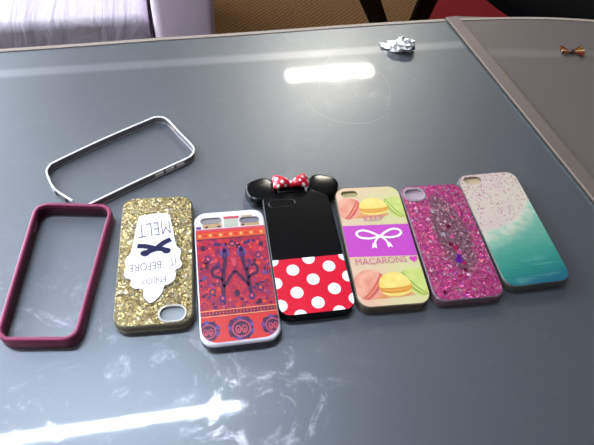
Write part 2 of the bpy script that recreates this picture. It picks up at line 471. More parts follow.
# ------------------------------------------------------------------ the glass-topped table
def table():
    t = empty('display_table', (0, 0, 0))
    tag(t, 'wide grey glass topped counter table with a metal divider strip, under the phone cases', 'table')
    back = [(-0.95, 0.288), (-0.3548, 0.4841), (-0.1907, 0.540), (-0.097, 0.5705), (0.049, 0.6205), (0.160, 0.6562)]
    sL0, sL1 = Vector((0.161, 0.6609)), Vector((0.2709, 0.405)); ds = (sL1 - sL0).normalized()
    nL = Vector((-ds.y, ds.x)) * -1.0
    if nL.x > 0: nL = -nL                               # points to the left of the strip
    s_at = lambda y, off=0.0: (sL0 + ds * ((y - sL0.y) / ds.y)) - nL * off
    bk = Vector((0.9494, 0.314)); up = Vector((-0.314, 0.9494))
    near = -0.25
    def left_line(off):                                # a line left of the strip, at distance off
        return s_at(near, -off), s_at(0.655, -off)
    a, c = left_line(0.0042)
    # main glass panel; the pale line is mixed into its colour
    def offs(d): return [tuple(Vector(p) - up * d) for p in back]
    def sheet(lo, hi, m, b):
        n = len(lo)
        vs = [(x, y, TZ) for x, y in lo] + [(x, y, TZ) for x, y in hi]
        b.add(vs, [[i, i + 1, n + i + 1, n + i] for i in range(n - 1)], m)
    def ends(d):
        pts = offs(d); y = pts[-1][1]
        p = s_at(y + 0.001, -0.0042); pts[-1] = (p.x, p.y + 0.0); return pts
    b = B()
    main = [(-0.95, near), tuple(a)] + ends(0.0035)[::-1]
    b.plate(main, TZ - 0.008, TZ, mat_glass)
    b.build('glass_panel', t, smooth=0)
    # polished edge, dark groove, divider strip
    b = B()
    p0, p1 = s_at(near, -0.0042), s_at(0.655, -0.0042); q0, q1 = s_at(near, -0.0022), s_at(0.655, -0.0022)
    b.plate([tuple(p0), tuple(q0), tuple(q1), tuple(p1)], TZ - 0.008, TZ + 0.0003, mat_glassedge); b.build('glass_edge', t, smooth=0)
    b = B()
    p0, p1 = s_at(near, -0.0022), s_at(0.657, -0.0022); q0, q1 = s_at(near, 0.001), s_at(0.657, 0.001)
    b.plate([tuple(p0), tuple(q0), tuple(q1), tuple(p1)], TZ - 0.010, TZ - 0.004, mat_groove); b.build('groove', t, smooth=0)
    b = B()
    n_ = 8; w = 0.0190
    def prof(y, z_top):
        P = []
        for off, z in ((0.001, -0.008), (0.001, z_top - 0.0006), (0.0016, z_top), (w - 0.0012, z_top), (w, z_top - 0.001), (w, -0.008)):
            q = s_at(y, off); P.append((q.x, q.y, TZ + z))
        return P
    b.loops([prof(0.661, 0.0012), prof(0.659, 0.0018), prof(0.3, 0.0018), prof(near, 0.0018)], mat_strip, True, True)
    b.build('divider_strip', t, smooth=30)
    # right-hand panel with a curved far edge
    rb = [(0.1795, 0.662), (0.256, 0.6815), (0.312, 0.6925), (0.369, 0.6993), (0.43, 0.7015), (0.50, 0.698), (0.57, 0.687), (0.64, 0.665), (0.70, 0.63), (0.75, 0.58), (0.78, 0.50), (0.79, 0.40), (0.79, near)]
    st, sb = s_at(0.662, w), s_at(near, w)
    b = B()
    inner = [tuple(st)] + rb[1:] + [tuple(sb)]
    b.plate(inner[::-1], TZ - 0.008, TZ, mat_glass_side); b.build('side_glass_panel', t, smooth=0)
    # pale trim along the far edges
    def trim(pts, wd):
        pts = catmull(pts, 5); P = [Vector(p) for p in pts]; L = []
        for i, p in enumerate(P):
            tg = (P[min(i + 1, len(P) - 1)] - P[max(i - 1, 0)]).normalized(); nn = Vector((-tg.y, tg.x))
            i0, o0 = p - nn * wd, p + nn * wd * 0.5
            L.append([(i0.x, i0.y, TZ - 0.009), (i0.x, i0.y, TZ + 0.0008), (o0.x, o0.y, TZ + 0.0008), (o0.x + nn.x * 0.001, o0.y + nn.y * 0.001, TZ - 0.0005), (o0.x + nn.x * 0.001, o0.y + nn.y * 0.001, TZ - 0.03), (i0.x, i0.y, TZ - 0.03)])
        bb = B(); bb.loops([l[::-1] for l in L], mat_trim, True, True); return bb
    trim(back, 0.0035).build('edge_trim', t, smooth=30)
    trim(rb[:-1], 0.003).build('edge_trim', t, smooth=30)
    # cabinet under the glass
    outline = [(-0.90, near + 0.03), (0.75, near + 0.03), (0.75, 0.45), (0.62, 0.63), (0.40, 0.665), (0.18, 0.63)] + [tuple(Vector(p) - up * 0.035) for p in back[::-1][1:-1]] + [(-0.90, 0.265)]
    b = B(); b.plate(outline, 0.0, TZ - 0.0305, mat_body); b.build('cabinet_body', t, smooth=0)
    # dried wiping loops on the glass
    def arc(cx, cy, rx, ry, a0, a1, wd, rot=0.0):
        pts = []; b = B()
        for k in range(15):
            a = math.radians(a0 + (a1 - a0) * k / 14); x, y = rx * math.cos(a), ry * math.sin(a)
            pts.append((cx + x * math.cos(rot) - y * math.sin(rot), cy + x * math.sin(rot) + y * math.cos(rot)))
        b.stroke(pts, wd, TZ + 0.00012, mat_smear, taper=True)
        b.build('smear_mark', t, smooth=0)
    for q in ((0.045, 0.505, 0.040, 0.062, 60, 215, 0.0005), (0.040, 0.475, 0.048, 0.040, 170, 350, 0.0006),
              (0.052, 0.49, 0.035, 0.05, -40, 75, 0.0005), (0.04, 0.53, 0.055, 0.03, 20, 120, 0.0006, 0.5),
              (0.03, 0.545, 0.04, 0.02, 0, 110, 0.0006, -0.4),
              (-0.036, 0.142, 0.008, 0.02, -30, 110, 0.0009, 0.3), (0.010, 0.131, 0.006, 0.003, 10, 170, 0.0018, -0.6)):
        arc(*q)
table()

# ------------------------------------------------------------------ furniture beyond the table
def sofa():
    ang = math.atan2(0.314, 0.9494)
    t = empty('sofa', (-0.364, 1.002, 0), ang)          # right end of the seat cushion's front edge
    tag(t, 'lilac grey upholstered sofa facing the far side of the glass table', 'sofa')
    b = B(); b.box(-1.5, -0.004, 0.0, 0.62, 0.33, TZ - 0.28, mat_sofa, 0.02, 4)
    o = b.build('seat_cushion', t, smooth=60)
    b = B(); b.box(-1.5, 0.0, 0.02, 0.66, 0.06, 0.328, mat_sofa_d, 0.015, 3); b.build('base', t, smooth=60)
    b = B(); b.box(0.006, 0.137, -0.015, 0.86, 0.06, 0.66, mat_sofa_d, 0.02, 4); b.build('armrest', t, smooth=60)
    b = B(); b.box(-1.64, -1.506, -0.015, 0.86, 0.06, 0.66, mat_sofa_d, 0.02, 4); b.build('armrest', t, smooth=60)
    b = B(); b.box(-1.5, 0.0, 0.665, 0.86, 0.06, 0.86, mat_sofa_d, 0.05, 4); b.build('backrest', t, smooth=60)
    for x in (-1.58, 0.07):
        for y in (0.05, 0.80):
            b = B(); b.box(x - 0.02, x + 0.02, y - 0.02, y + 0.02, 0, 0.0598, mat_blackmetal); b.build('leg', t, smooth=0)
sofa()

def at(px, py, z):
    """world point at height z (above the table top) on the sight line through a picture point"""
    d = F_ + R_ * ((px - 297) / 536.1627) + U_ * ((222.5 - py) / 536.1627)
    k = (z - 0.38908) / d.z
    return Vector((0, 0, 0.38908 + TZ)) + d * k

def stool():
    t = empty('bar_stool', (0.20, 1.40, 0))
    tag(t, 'black stool with straight black legs on the brown carpet behind the table', 'stool')
    L = Matrix.Translation((-0.20, -1.40, 0))
    ends = []
    for (x0, y0), (x1, y1), za, zb in (((370, 0), (379, 23), -0.315, -0.46), ((427.5, 0), (418, 21), -0.315, -0.43), ((370.5, 0), (379, 23), -0.40, -0.53), ((427, 0), (418, 21), -0.40, -0.51)):
        p, q = L @ at(x0, y0, za), L @ at(x1, y1, zb)
        up = lambda z: p + (q - p) * ((p.z - z) / (p.z - q.z))
        top, foot = up(0.62), up(0.0); ends.append(top)
        b = B(); b.bar(top, foot, 0.036, 0.022, mat_blackmetal, 0.003); b.build('leg', t, smooth=30)
        if za == -0.315 and x0 > 400: rail = q
    c = sum(ends, Vector()) / 4
    b = B(); b.box(c.x - 0.13, c.x + 0.13, c.y - 0.16, c.y + 0.16, 0.62, 0.67, mat_black, 0.018, 3); b.build('seat', t, smooth=60)
    b = B(); b.bar(rail + Vector((-0.035, 0.0, 0)), rail + Vector((0.03, 0.0, 0)), 0.025, 0.016, mat_blackmetal, 0.003); b.build('foot_rail', t, smooth=30)
stool()

def lathe(b, prof, m, n=48):
    lo = [[(r * math.cos(2 * PI * k / n), r * math.sin(2 * PI * k / n), z) for k in range(n)] for r, z in prof]
    b.loops(lo, m, True, True)

def red_rug():
    zf = 0.008 - TZ
    p, q = at(437, 0, zf), at(430, 20, zf); d = (p - q).normalized(); e = Vector((d.y, -d.x, 0))
    a0 = q - d * 0.75; t = empty('red_rug', (a0.x, a0.y, 0))
    tag(t, 'dark red rug on the floor beyond the far end of the divider strip', 'rug')
    P = [Vector((0, 0, 0)), e * 1.5, e * 1.5 + d * 2.1, d * 2.1]
    b = B(); b.plate([(v.x, v.y) for v in P], 0.0006, 0.008, mat_red); b.build('pile', t, smooth=0)
    b = B(); u = -e * 0.012
    b.plate([(u.x, u.y), (-0.0, -0.0), (P[3].x, P[3].y), (P[3].x + u.x, P[3].y + u.y)], 0.0006, 0.007, M('rug_binding', (84, 12, 18), 0.9, spec=0.1)); b.build('bound_edge', t, smooth=0)
red_rug()

def round_stool():
    p, q = at(486, 0, -0.262), at(511, 18, -0.262); R = 0.27
    d = q - p; mid = (p + q) / 2; n = Vector((-d.y, d.x, 0)).normalized()
    if n.x < 0: n = -n
    c = mid + n * math.sqrt(R * R - d.length_squared / 4)
    t = empty('round_stool', (c.x, c.y, 0.0084))
    tag(t, 'low black round seat stool beyond the right side of the glass table', 'stool')
    b = B(); lathe(b, [(R - 0.02, 0.475), (R, 0.480), (R, 0.50), (R - 0.008, 0.515), (R - 0.05, 0.525), (0.001, 0.527)], mat_black); b.build('seat', t, smooth=50)
    b = B(); lathe(b, [(0.17, 0.0), (0.17, 0.015), (0.04, 0.035), (0.03, 0.06), (0.03, 0.44), (0.10, 0.4745)], mat_blackmetal); b.build('pedestal', t, smooth=40)
round_stool()

# ------------------------------------------------------------------ phone cases
GRP = 'phone cases laid out on the glass'
def place(name, x, y, deg, label, cat='phone case'):
    t = empty(name, (x, y, TZ), math.radians(deg))
    tag(t, label, cat, GRP)
    return t

# --- burgundy silicone bumper (open frame, sides flexed)
def burgundy_bumper():
    q = [Vector(p) for p in ((-0.2080, 0.1445), (-0.1495, 0.1525), (-0.1606, 0.2808), (-0.2275, 0.2726))]
    c = sum(q, Vector((0, 0))) / 4
    t = place('bumper_case', c.x, c.y, 0, 'open burgundy silicone bumper frame at the left end of the row')
    Q = [tuple(p - c) for p in q]
    m = M('burgundy_silicone', (142, 50, 88), 0.38, spec=0.5)
    md = M('dark_burgundy_rubber', (70, 16, 40), 0.5)
    H = 0.013; r = 0.0115
    f = lambda d, z: at_z(fillet(inset_quad(Q, d), r - d, 8), z)
    b = B()
    b.loops([f(0.0006, 0.0), f(0.0, 0.0006), f(0.0, 0.0105), f(0.0004, 0.0124), f(0.0011, H), f(0.0028, H), f(0.0034, 0.0126), f(0.0036, 0.0118), f(0.0036, 0.0008), f(0.0030, 0.0), f(0.0006, 0.0)], m)
    b.build('bumper_frame', t, smooth=50)
    b = B()
    b.loops([f(0.0037, 0.0095), f(0.0039, 0.0095), f(0.0039, 0.0015), f(0.0037, 0.0015)], md)
    b.build('inner_liner', t, smooth=50)
    # switch opening in the left side, port recess in the near end
    e0, e1 = Vector(Q[3]), Vector(Q[0]); d = (e1 - e0).normalized(); n = Vector((-d.y, d.x))
    ml = M('pale_opening_edge', (190, 140, 150), 0.5)
    b = B(); p = e0 + d * 0.0235
    for s0, s1, m2 in ((-0.006, 0.006, md), (-0.005, 0.005, ml)):
        off = 0.0040 if m2 is md else 0.0042
        u, v = p + d * s0 + n * off, p + d * s1 + n * off
        z0, z1 = (0.003, 0.0085) if m2 is md else (0.0062, 0.0078)
        b.add([(u.x, u.y, z0), (v.x, v.y, z0), (v.x, v.y, z1), (u.x, u.y, z1)], [[0, 1, 2, 3]], m2)
    b.build('switch_opening', t, smooth=0)
    e0, e1 = Vector(Q[0]), Vector(Q[1]); d = (e1 - e0).normalized(); n = Vector((-d.y, d.x))
    b = B(); p = (e0 + e1) / 2; mg = M('port_recess_rubber', (150, 60, 96), 0.5)
    u, v = p - d * 0.016 - n * 0.0002, p + d * 0.016 - n * 0.0002
    b.add([(u.x, u.y, 0.0045), (v.x, v.y, 0.0045), (v.x, v.y, 0.0085), (u.x, u.y, 0.0085)], [[0, 1, 2, 3]], mg)
    b.build('port_recess', t, smooth=0)
burgundy_bumper()

# --- thin metal bumper, one end sprung open
def metal_bumper():
    pts = [(-0.1865, 0.2867), (-0.152, 0.3205), (-0.1165, 0.3535), (-0.1115, 0.3600), (-0.1105, 0.3665), (-0.1140, 0.3735), (-0.130, 0.389), (-0.1440, 0.4030),
           (-0.1510, 0.4070), (-0.1580, 0.4060), (-0.1645, 0.4010), (-0.202, 0.3645), (-0.2325, 0.3315), (-0.2365, 0.3250), (-0.2362, 0.3170), (-0.2280, 0.3050), (-0.2215, 0.2985)]
    c = Vector((-0.175, 0.345))
    t = place('metal_bumper', c.x + 0.002, c.y - 0.0052, 0, 'thin silver metal bumper frame with one end sprung open, behind the burgundy frame')
    mg = M('gunmetal_band', (138, 136, 144), 0.45, metal=0.3)
    me = M('polished_metal_edge', (240, 236, 234), 0.3, metal=0.15)
    mb = M('silver_button', (240, 234, 230), 0.35, metal=0.1)
    path = [Vector(p) - c for p in catmull(pts, 5)]
    def ribbon(b, P, z0, z1, th, m, shift=0.0):
        L = []
        for i, p in enumerate(P):
            tg = (P[min(i + 1, len(P) - 1)] - P[max(i - 1, 0)]).normalized(); n = Vector((-tg.y, tg.x))
            a, e = p + n * (th / 2 + shift), p - n * (th / 2 - shift)
            L.append([(a.x, a.y, z0), (a.x, a.y, z1), (e.x, e.y, z1), (e.x, e.y, z0)])
        b.loops(L, m, True, True)
    b = B(); ribbon(b, path, 0.0007, 0.0066, 0.0012, mg); b.build('band', t, smooth=50)
    b = B(); ribbon(b, path, 0.0066, 0.0074, 0.0017, me); b.build('polished_edge', t, smooth=50)
    b = B(); ribbon(b, path, 0.0, 0.0007, 0.0017, me); b.build('polished_edge', t, smooth=50)
    # hinged catch piece that has swung out
    arm = [Vector(p) - c for p in ((-0.2225, 0.2993), (-0.2160, 0.2950), (-0.2020, 0.2880))]
    b = B(); ribbon(b, arm, 0.0056, 0.0074, 0.0016, me); b.build('hinged_catch', t, smooth=30)
    b = B()
    for p in ((-0.2220, 0.2990), (-0.2105, 0.2920)):
        v = Vector(p) - c
        bm = bmesh.new(); bmesh.ops.create_cone(bm, cap_ends=True, segments=12, radius1=0.0013, radius2=0.0013, depth=0.0056, matrix=Matrix.Translation((v.x, v.y, 0.0028))); b.bm(bm, mg)
    b.build('hinge_pin', t, smooth=40)
    # three buttons on the near long side, one slot in the short side
    a, e = Vector((-0.152, 0.3205)) - c, Vector((-0.1165, 0.3535)) - c; d = (e - a).normalized(); n = Vector((d.y, -d.x))
    for s in (0.0205, 0.0318, 0.0430):
        b = B(); p, q = a + d * (s - 0.0042) + n * 0.0012, a + d * (s + 0.0042) + n * 0.0012
        b.plate([tuple(p - n * 0.0004), tuple(p + n * 0.0006), tuple(q + n * 0.0006), tuple(q - n * 0.0004)], 0.0018, 0.0056, mb); b.build('side_button', t, smooth=0)
    a = Vector((-0.1385, 0.3975)) - c; d = (Vector((-0.1440, 0.4030)) - Vector((-0.130, 0.389))).normalized(); n = Vector((-d.y, d.x))
    b = B(); p, q = a - d * 0.004 + n * 0.0009, a + d * 0.004 + n * 0.0009
    b.add([(p.x, p.y, 0.002), (q.x, q.y, 0.002), (q.x, q.y, 0.0058), (p.x, p.y, 0.0058)], [[0, 1, 2, 3]], M('peach_slot', (205, 165, 150), 0.5)); b.build('end_slot', t, smooth=0)
metal_bumper()

def glitter(name, stops, scale, tilt, rough=0.3, metal=0.6, extra=None):
    g = M(name, (200, 180, 120), rough, metal=metal, spec=0.5, coat=0.1, coat_rough=0.1)
    d, c = g.voronoi(scale)
    o = g.sep(c)
    col = g.ramp(o[0], stops)
    d2, c2 = g.voronoi(scale * 0.42)
    o2 = g.sep(c2)
    col = g.mix(g.math('MULTIPLY', g.step(o2[1], 0.55, 0.9), 0.5), col, g.ramp(o2[0], stops))
    if extra: col = extra(g, col)
    g.inp('Base Color', col)
    g.flake_normal(c, tilt)
    return g

# --- gold glitter case with ice-cream plate
def gold_case():
    w, l, h = 61.0, 127.0, 11.0
    t = place('phone_case', -0.1125, 0.2340, 12.7, 'gold glitter phone case with a white ice cream plate, lying upside down')
    mc = M('clear_case_rim', (150, 144, 120), 0.16, trans=0.45, ior=1.4, spec=0.5)
    mg = glitter('gold_glitter', [(0.0, (56, 42, 16)), (0.3, (112, 92, 48)), (0.6, (168, 150, 98)), (0.84, (210, 196, 148)), (0.9, (255, 250, 224)), (1.0, (255, 252, 236))], 900, 0.9)
    hole = rrect(19, 12, 6, 14.5, -54.2)
    b = B(); shell(b, w, l, h, 11, 2.0, [hole], mc); b.build('clear_shell', t)
    b = B(); panel(b, rrect(w - 2.4, l - 2.8, 10), [rrect(20.2, 13.2, 6.6, 14.5, -54.2)], h + 0.12, mg); b.build('glitter_panel', t, smooth=0)
    b = B()
    lo = [at_z(sc(rrect(w + 0.3, l + 0.3, 11.1)), z * MM) for z in (3.2, 3.4, 5.2, 5.4)]
    for k in (1, 2): lo[k] = at_z(sc(rrect(w + 0.7, l + 0.7, 11.3)), lo[k][0][2])
    b.loops(lo, M('champagne_rim', (130, 122, 94), 0.3, coat=0.6)); b.build('side_rim', t)
    b = B(); ring(b, 19, 12, 6, 14.5, -54.2, 1.5, h - 1.0, h + 0.9, M('clear_rim', (232, 228, 222), 0.12, trans=0.3)); b.build('camera_ring', t)
    # raised white ice-cream plate
    ice = [(-15.6, 38.5), (-13.5, 41.6), (-6, 42.9), (0.9, 43.6), (8, 42.9), (10.6, 41.2), (11.6, 37.5), (14.2, 22), (16.6, 9.5), (18.4, 6.2), (20.9, 2.8), (20.2, -1.5), (19.9, -5.5), (21.6, -9.5), (20.2, -13.6), (16.2, -15.6),
           (16.8, -20), (15.2, -25.2), (11.4, -28.4), (7.9, -29.8), (6.2, -36), (2, -41.5), (-2.3, -44.2), (-5.9, -41.2), (-7.9, -37), (-8.3, -32.2), (-11.6, -30.6), (-15.6, -30.2), (-18.6, -26.6), (-18.4, -22.0),
           (-22.4, -20.0), (-24.2, -15.5), (-22.6, -10.6), (-24.0, -6), (-23.4, -1.2), (-20.8, 2.0), (-19.6, 6), (-17.6, 22)]
    mw = M('white_printed_plate', (246, 243, 248), 0.35, spec=0.4)
    ms = M('grey_violet_plate_edge', (108, 98, 120), 0.5)
    b = B(); ip = sc(smooth_closed(ice, 3))[::-1]
    k = len(ip)
    b.plate(ip, (h + 0.14) * MM, (h + 1.3) * MM, mw)
    for i in range(len(b.f) - k, len(b.f)): b.mi[i] = b.slot(ms)
    b.build('ice_cream_plate', t, smooth=20)
    zt = (h + 1.36) * MM
    mt = M('grey_lettering_print', (84, 78, 98), 0.6, spec=0.2)
    def t2(s, cx, cy, ww, hh, rot, bold=-0.008):
        b2 = B(); b2.text(s, cx * MM, cy * MM, ww * MM, hh * MM, PI + math.radians(rot), zt, mt, bold); b2.build('lettering', t, smooth=0)
    t2('MELT', -2.0, 26.6, 27, 14, 7, -0.014)
    t2('IT', 14.2, -7.6, 5.0, 7.4, 7); t2('BEFORE', -7.6, -10.6, 25, 7.4, 5)
    t2('ENJOY', -1.0, -23.6, 20, 7.0, 4)
    mn = M('navy_ribbon', (22, 24, 66), 0.6, spec=0.2)
    b = B(); zz = (h + 1.45) * MM
    for pts, wd in ((((-15, 10), (-8, 9.2), (0, 6.6), (6, 5.4), (9.6, 3.4)), 4.6), (((12.2, 15.0), (6, 11.6), (0.5, 6.6), (-4, 4.6), (-9.6, 2.0)), 4.6), (((-2.6, 5.6), (0, 6.4), (2.6, 7.0)), 5.4)):
        b.stroke(sc(pts), wd * MM, zz, mn); zz += 0.0001
    for cx, cy in ((8.8, 3.6), (-8.6, 2.2)):
        b.ellipse(cx * MM, cy * MM, 3.6 * MM, 2.9 * MM, 0, zz, mn)
    b.build('navy_bow', t, smooth=0)
    lit_pane(t, 19, 12, 6, 14.5, -54.2, h, (150, 158, 164))
gold_case()

# --- red patterned case
def boho_case():
    w, l, h = 62.0, 127.5, 10.0
    t = place('phone_case', -0.0459, 0.2293, 14.61, 'phone case with red and purple folk pattern inside a glossy white rim')
    ms = M('glossy_white_plastic', (232, 226, 236), 0.18, trans=0.1, coat=0.6)
    hl = rrect(17, 5.4, 2.7, -16.2, 53.6); hr = rrect(16.5, 5.6, 2.8, 17.2, 51.6)
    b = B(); shell(b, w - 0.2, l - 0.2, h - 0.6, 11, 1.6, [hl, hr], M('smoky_grey_sides', (96, 96, 108), 0.25, trans=0.2)); b.build('smoky_shell', t)
    b = B(); rr = lambda d, z: at_z(sc(rrect(w - 2 * d, l - 2 * d, 11 - d)), z * MM)
    b.loops([rr(0.4, h - 2.4), rr(0.0, h - 2.2), rr(0.2, h - 1.2), rr(0.8, h - 0.4), rr(1.7, h)], ms)
    fill_holes(b, sc(rrect(w - 3.4, l - 3.4, 9.3)), [sc(hl), sc(hr)], h * MM, ms, True)
    for hh in (hl, hr): b.loops([at_z(sc(hh), h * MM), at_z(sc(hh), (h - 1.2) * MM)][::-1], ms)
    b.build('white_face_plate', t)
    red = M('red_purple_folk_print', (190, 46, 62), 0.3, coat=0.7, coat_rough=0.06)
    n1 = red.noise(170, 4, 0.6); n2 = red.noise(330, 3, 0.6, dist=1.5)
    vd, vc = red.voronoi(150)
    cc = red.ramp(n1, [(0.30, (96, 22, 76)), (0.44, (154, 26, 56)), (0.56, (184, 34, 48)), (0.72, (200, 58, 48))])
    cc = red.mix(red.math('MULTIPLY', red.step(n2, 0.50, 0.64), 0.75), cc, (90, 30, 92))
    cc = red.mix(red.math('MULTIPLY', red.step(vd, 0.26, 0.10), 0.6), cc, (232, 96, 84))
    red.inp('Base Color', cc)
    pur = M('deep_purple_print', (62, 26, 88), 0.35, coat=0.5); dk = M('dark_plum_print', (62, 14, 58), 0.35, coat=0.5)
    orr = M('orange_print', (204, 76, 34), 0.35, coat=0.5); yel = M('yellow_print', (222, 158, 92), 0.35, coat=0.5)
    rd = M('bright_red_print', (196, 40, 36), 0.35, coat=0.5); pk = M('pink_print', (190, 66, 86), 0.35, coat=0.5)
    bl = M('violet_print', (94, 56, 120), 0.35, coat=0.5)
    tan = M('tan_print', (176, 148, 108), 0.4); gry = M('grey_print', (140, 138, 136), 0.4); mint = M('pale_mint_print', (170, 176, 160), 0.4)
    outl = [(x, y) for x, y in fillet([(-29.8, -61.4), (29.8, -60.8), (29.8, 44.6), (-29.8, 44.6)], [12.5, 12.5, 1.2, 1.2], 8)]
    b = B()
    Z = lambda k: (h + 0.12 + 0.04 * k) * MM
    b.poly(sc(outl), Z(0), red)
    def E(cx, cy, rx, ry, rot, k, m):
        a = math.radians(rot); P = []
        for i in range(28):
            x, y = rx * math.cos(2 * PI * i / 28), ry * math.sin(2 * PI * i / 28)
            P.append((cx + x * math.cos(a) - y * math.sin(a), cy + x * math.sin(a) + y * math.cos(a)))
        P = clip(P, outl)
        if len(P) > 2: b.poly(sc(P), Z(k), m)
    St = lambda pts, wd, k, m, taper=False: b.stroke(sc(pts), wd * MM, Z(k), m, taper)
    rect = lambda x0, x1, y0, y1, k, m: b.poly(sc([(x0, y0), (x1, y0), (x1, y1), (x0, y1)]), Z(k), m)
    # top orange border
    rect(-29.6, 29.6, 42.2, 44.6, 1, pk); rect(-29.6, 29.6, 34.4, 41.0, 1, orr); rect(-29.6, 29.6, 33.4, 34.4, 1, dk); rect(-29.6, 29.6, 41.0, 42.2, 1, rd)
    for i in range(13): E(-26.5 + i * 4.4, 37.8, 1.7 if i % 2 else 1.3, 1.6, 0, 2, yel if i % 2 == 0 else rd)
    # scattered florets
    rng = random.Random(3)
    for i in range(170):
        x, y = rng.uniform(-28, 28), rng.uniform(-33, 32)
        if abs(x) < 13 and -26 < y < 20: continue
        r = rng.uniform(0.6, 1.7)
        E(x, y, r * 1.3, r, rng.uniform(0, 180), 1, rng.choice((pur, pur, dk, dk, dk, orr, pk, rd, bl)))
        if r > 1.3: E(x, y, r * 0.5, r * 0.45, 0, 2, rng.choice((orr, pk, rd, dk)))
    # mirrored pair of stems with tulips
    for s in (-1, 1):
        X = lambda pts: [(s * x + 0.2, y) for x, y in pts]
        St(X([(7.2, 16), (7.6, 8), (9.6, -2), (10.4, -12), (11.4, -25)]), 3.2, 3, dk)
        St(X([(0.0, 0.5), (3.5, -4.0), (7.0, -9.5), (10.2, -14)]), 2.8, 3, dk)
        St(X([(10.3, -8), (13.5, -4.5), (17.5, -3.2), (18.6, 1.5), (16.4, 5.4), (13.8, 3.8)]), 2.5, 3, dk)
        St(X([(9.4, 0), (12.5, 5), (12.8, 10.5)]), 1.5, 3, pur)
        for a, dx in ((18, -2.3), (0, 0), (-18, 2.3)): E(s * (7.0 + dx) + 0.2, 19.4, 1.6, 4.2, a * s * -1, 4, bl if a else pur)
        E(s * 7.2 + 0.2, 15.6, 2.6, 2.0, 0, 5, pur)
        E(s * 11.6, -24.6, 2.8, 3.4, 0, 4, pur); E(s * 11.6, -24.0, 1.2, 1.5, 0, 5, pk)
        E(s * 19.2, -17.5, 2.8, 3.4, 20 * s, 3, pur); E(s * 19.2, -17.5, 1.3, 1.7, 20 * s, 4, orr)
        E(s * 21, 14, 2.6, 3.4, -25 * s, 3, pur); E(s * 21, 14, 1.3, 1.9, -25 * s, 4, pk)
        E(s * 24.5, 25, 2.2, 2.8, 0, 3, dk); E(s * 12.5, 28, 3.6, 1.7, 15 * s, 3, pur)
        E(s * 25.0, -4, 1.8, 2.6, 30 * s, 3, bl)
    E(0.2, 27.5, 3.4, 2.6, 0, 3, pur); E(0.2, 27.5, 1.6, 1.2, 0, 4, orr); E(0.2, -20.5, 2.4, 3.4, 0, 3, dk); E(0.2, 9, 1.8, 4.0, 0, 3, pk)
    # lower double line border
    for y, m, wd in ((-34.2, yel, 0.6), (-39.2, yel, 0.6), (-36.7, dk, 2.2)): rect(-29.6, 29.6, y - wd / 2, y + wd / 2, 2, m)
    for i in range(22): E(-28 + i * 2.67, -36.7, 0.8, 0.7, 0, 3, orr if i % 2 else pk)
    # bottom medallions on orange-red
    b.poly(sc(clip([(-30, -62), (30, -62), (30, -40), (-30, -40)], outl)), Z(1), rd)
    for cx, sc_ in ((0.6, 1.15), (-24.6, 0.95), (25.2, 0.95)):
        E(cx, -51.0, 9.2 * sc_, 8.4 * sc_, 0, 2, pur)
        for k in range(9):
            a = 2 * PI * k / 9 + 0.3
            px_, py_ = cx + 8.0 * sc_ * math.cos(a), -51.0 + 7.4 * sc_ * math.sin(a)
            E(px_, py_, 2.0, 1.9, 0, 3, dk if k % 2 else bl)
        for r, m, k in ((6.2, pk, 4), (5.4, dk, 5)): E(cx, -51.5, r * sc_, r * sc_, 0, k, m)
        for dx in (-2.1, 2.1):
            E(cx + dx * sc_, -52.2, 2.0 * sc_, 3.0 * sc_, 0, 6, pk); E(cx + dx * sc_, -52.2, 1.3 * sc_, 2.2 * sc_, 0, 7, dk); E(cx + dx * sc_, -52.8, 0.6 * sc_, 1.3 * sc_, 0, 8, pk)
    for s in (-1, 1): E(s * 12.2 + 0.4, -51.5, 2.6, 6.5, 0, 4, rd)
    ob = b.build('printed_insert', t, smooth=0)
    # printed strip round the camera openings
    b = B(); rect = lambda x0, x1, y0, y1, k, m: b.poly(sc([(x0, y0), (x1, y0), (x1, y1), (x0, y1)]), Z(k), m)
    rect(-23.5, -7.0, 45.4, 50.2, 1, tan); rect(-5.0, 7.2, 45.4, 54.4, 1, mint); rect(-5.0, 8.5, 54.4, 57, 1, pk); rect(9.0, 25.5, 45.4, 48.4, 1, tan)
    rect(-21.5, -18.8, 46, 47.8, 2, dk); rect(-11.0, -8.2, 46, 47.6, 2, dk); rect(10, 12.6, 46.2, 47.6, 2, dk); rect(-29.2, -25, 45.2, 48, 1, bl)
    rect(10.5, 20, 55.2, 57.0, 1, tan)
    b.build('printed_strip', t, smooth=0)
    b = B(); ring(b, 17, 5.4, 2.7, -16.2, 53.6, 0.7, h - 0.6, h + 0.3, gry); b.build('camera_ring', t)
    b = B(); ring(b, 16.5, 5.6, 2.8, 17.2, 51.6, 0.7, h - 0.6, h + 0.3, gry); b.build('camera_ring', t)
    lit_pane(t, 17, 5.4, 2.7, -16.2, 53.6, h, (140, 136, 138), 0.3); lit_pane(t, 16.5, 5.6, 2.8, 17.2, 51.6, h, (116, 110, 122), 0.3)
boho_case()

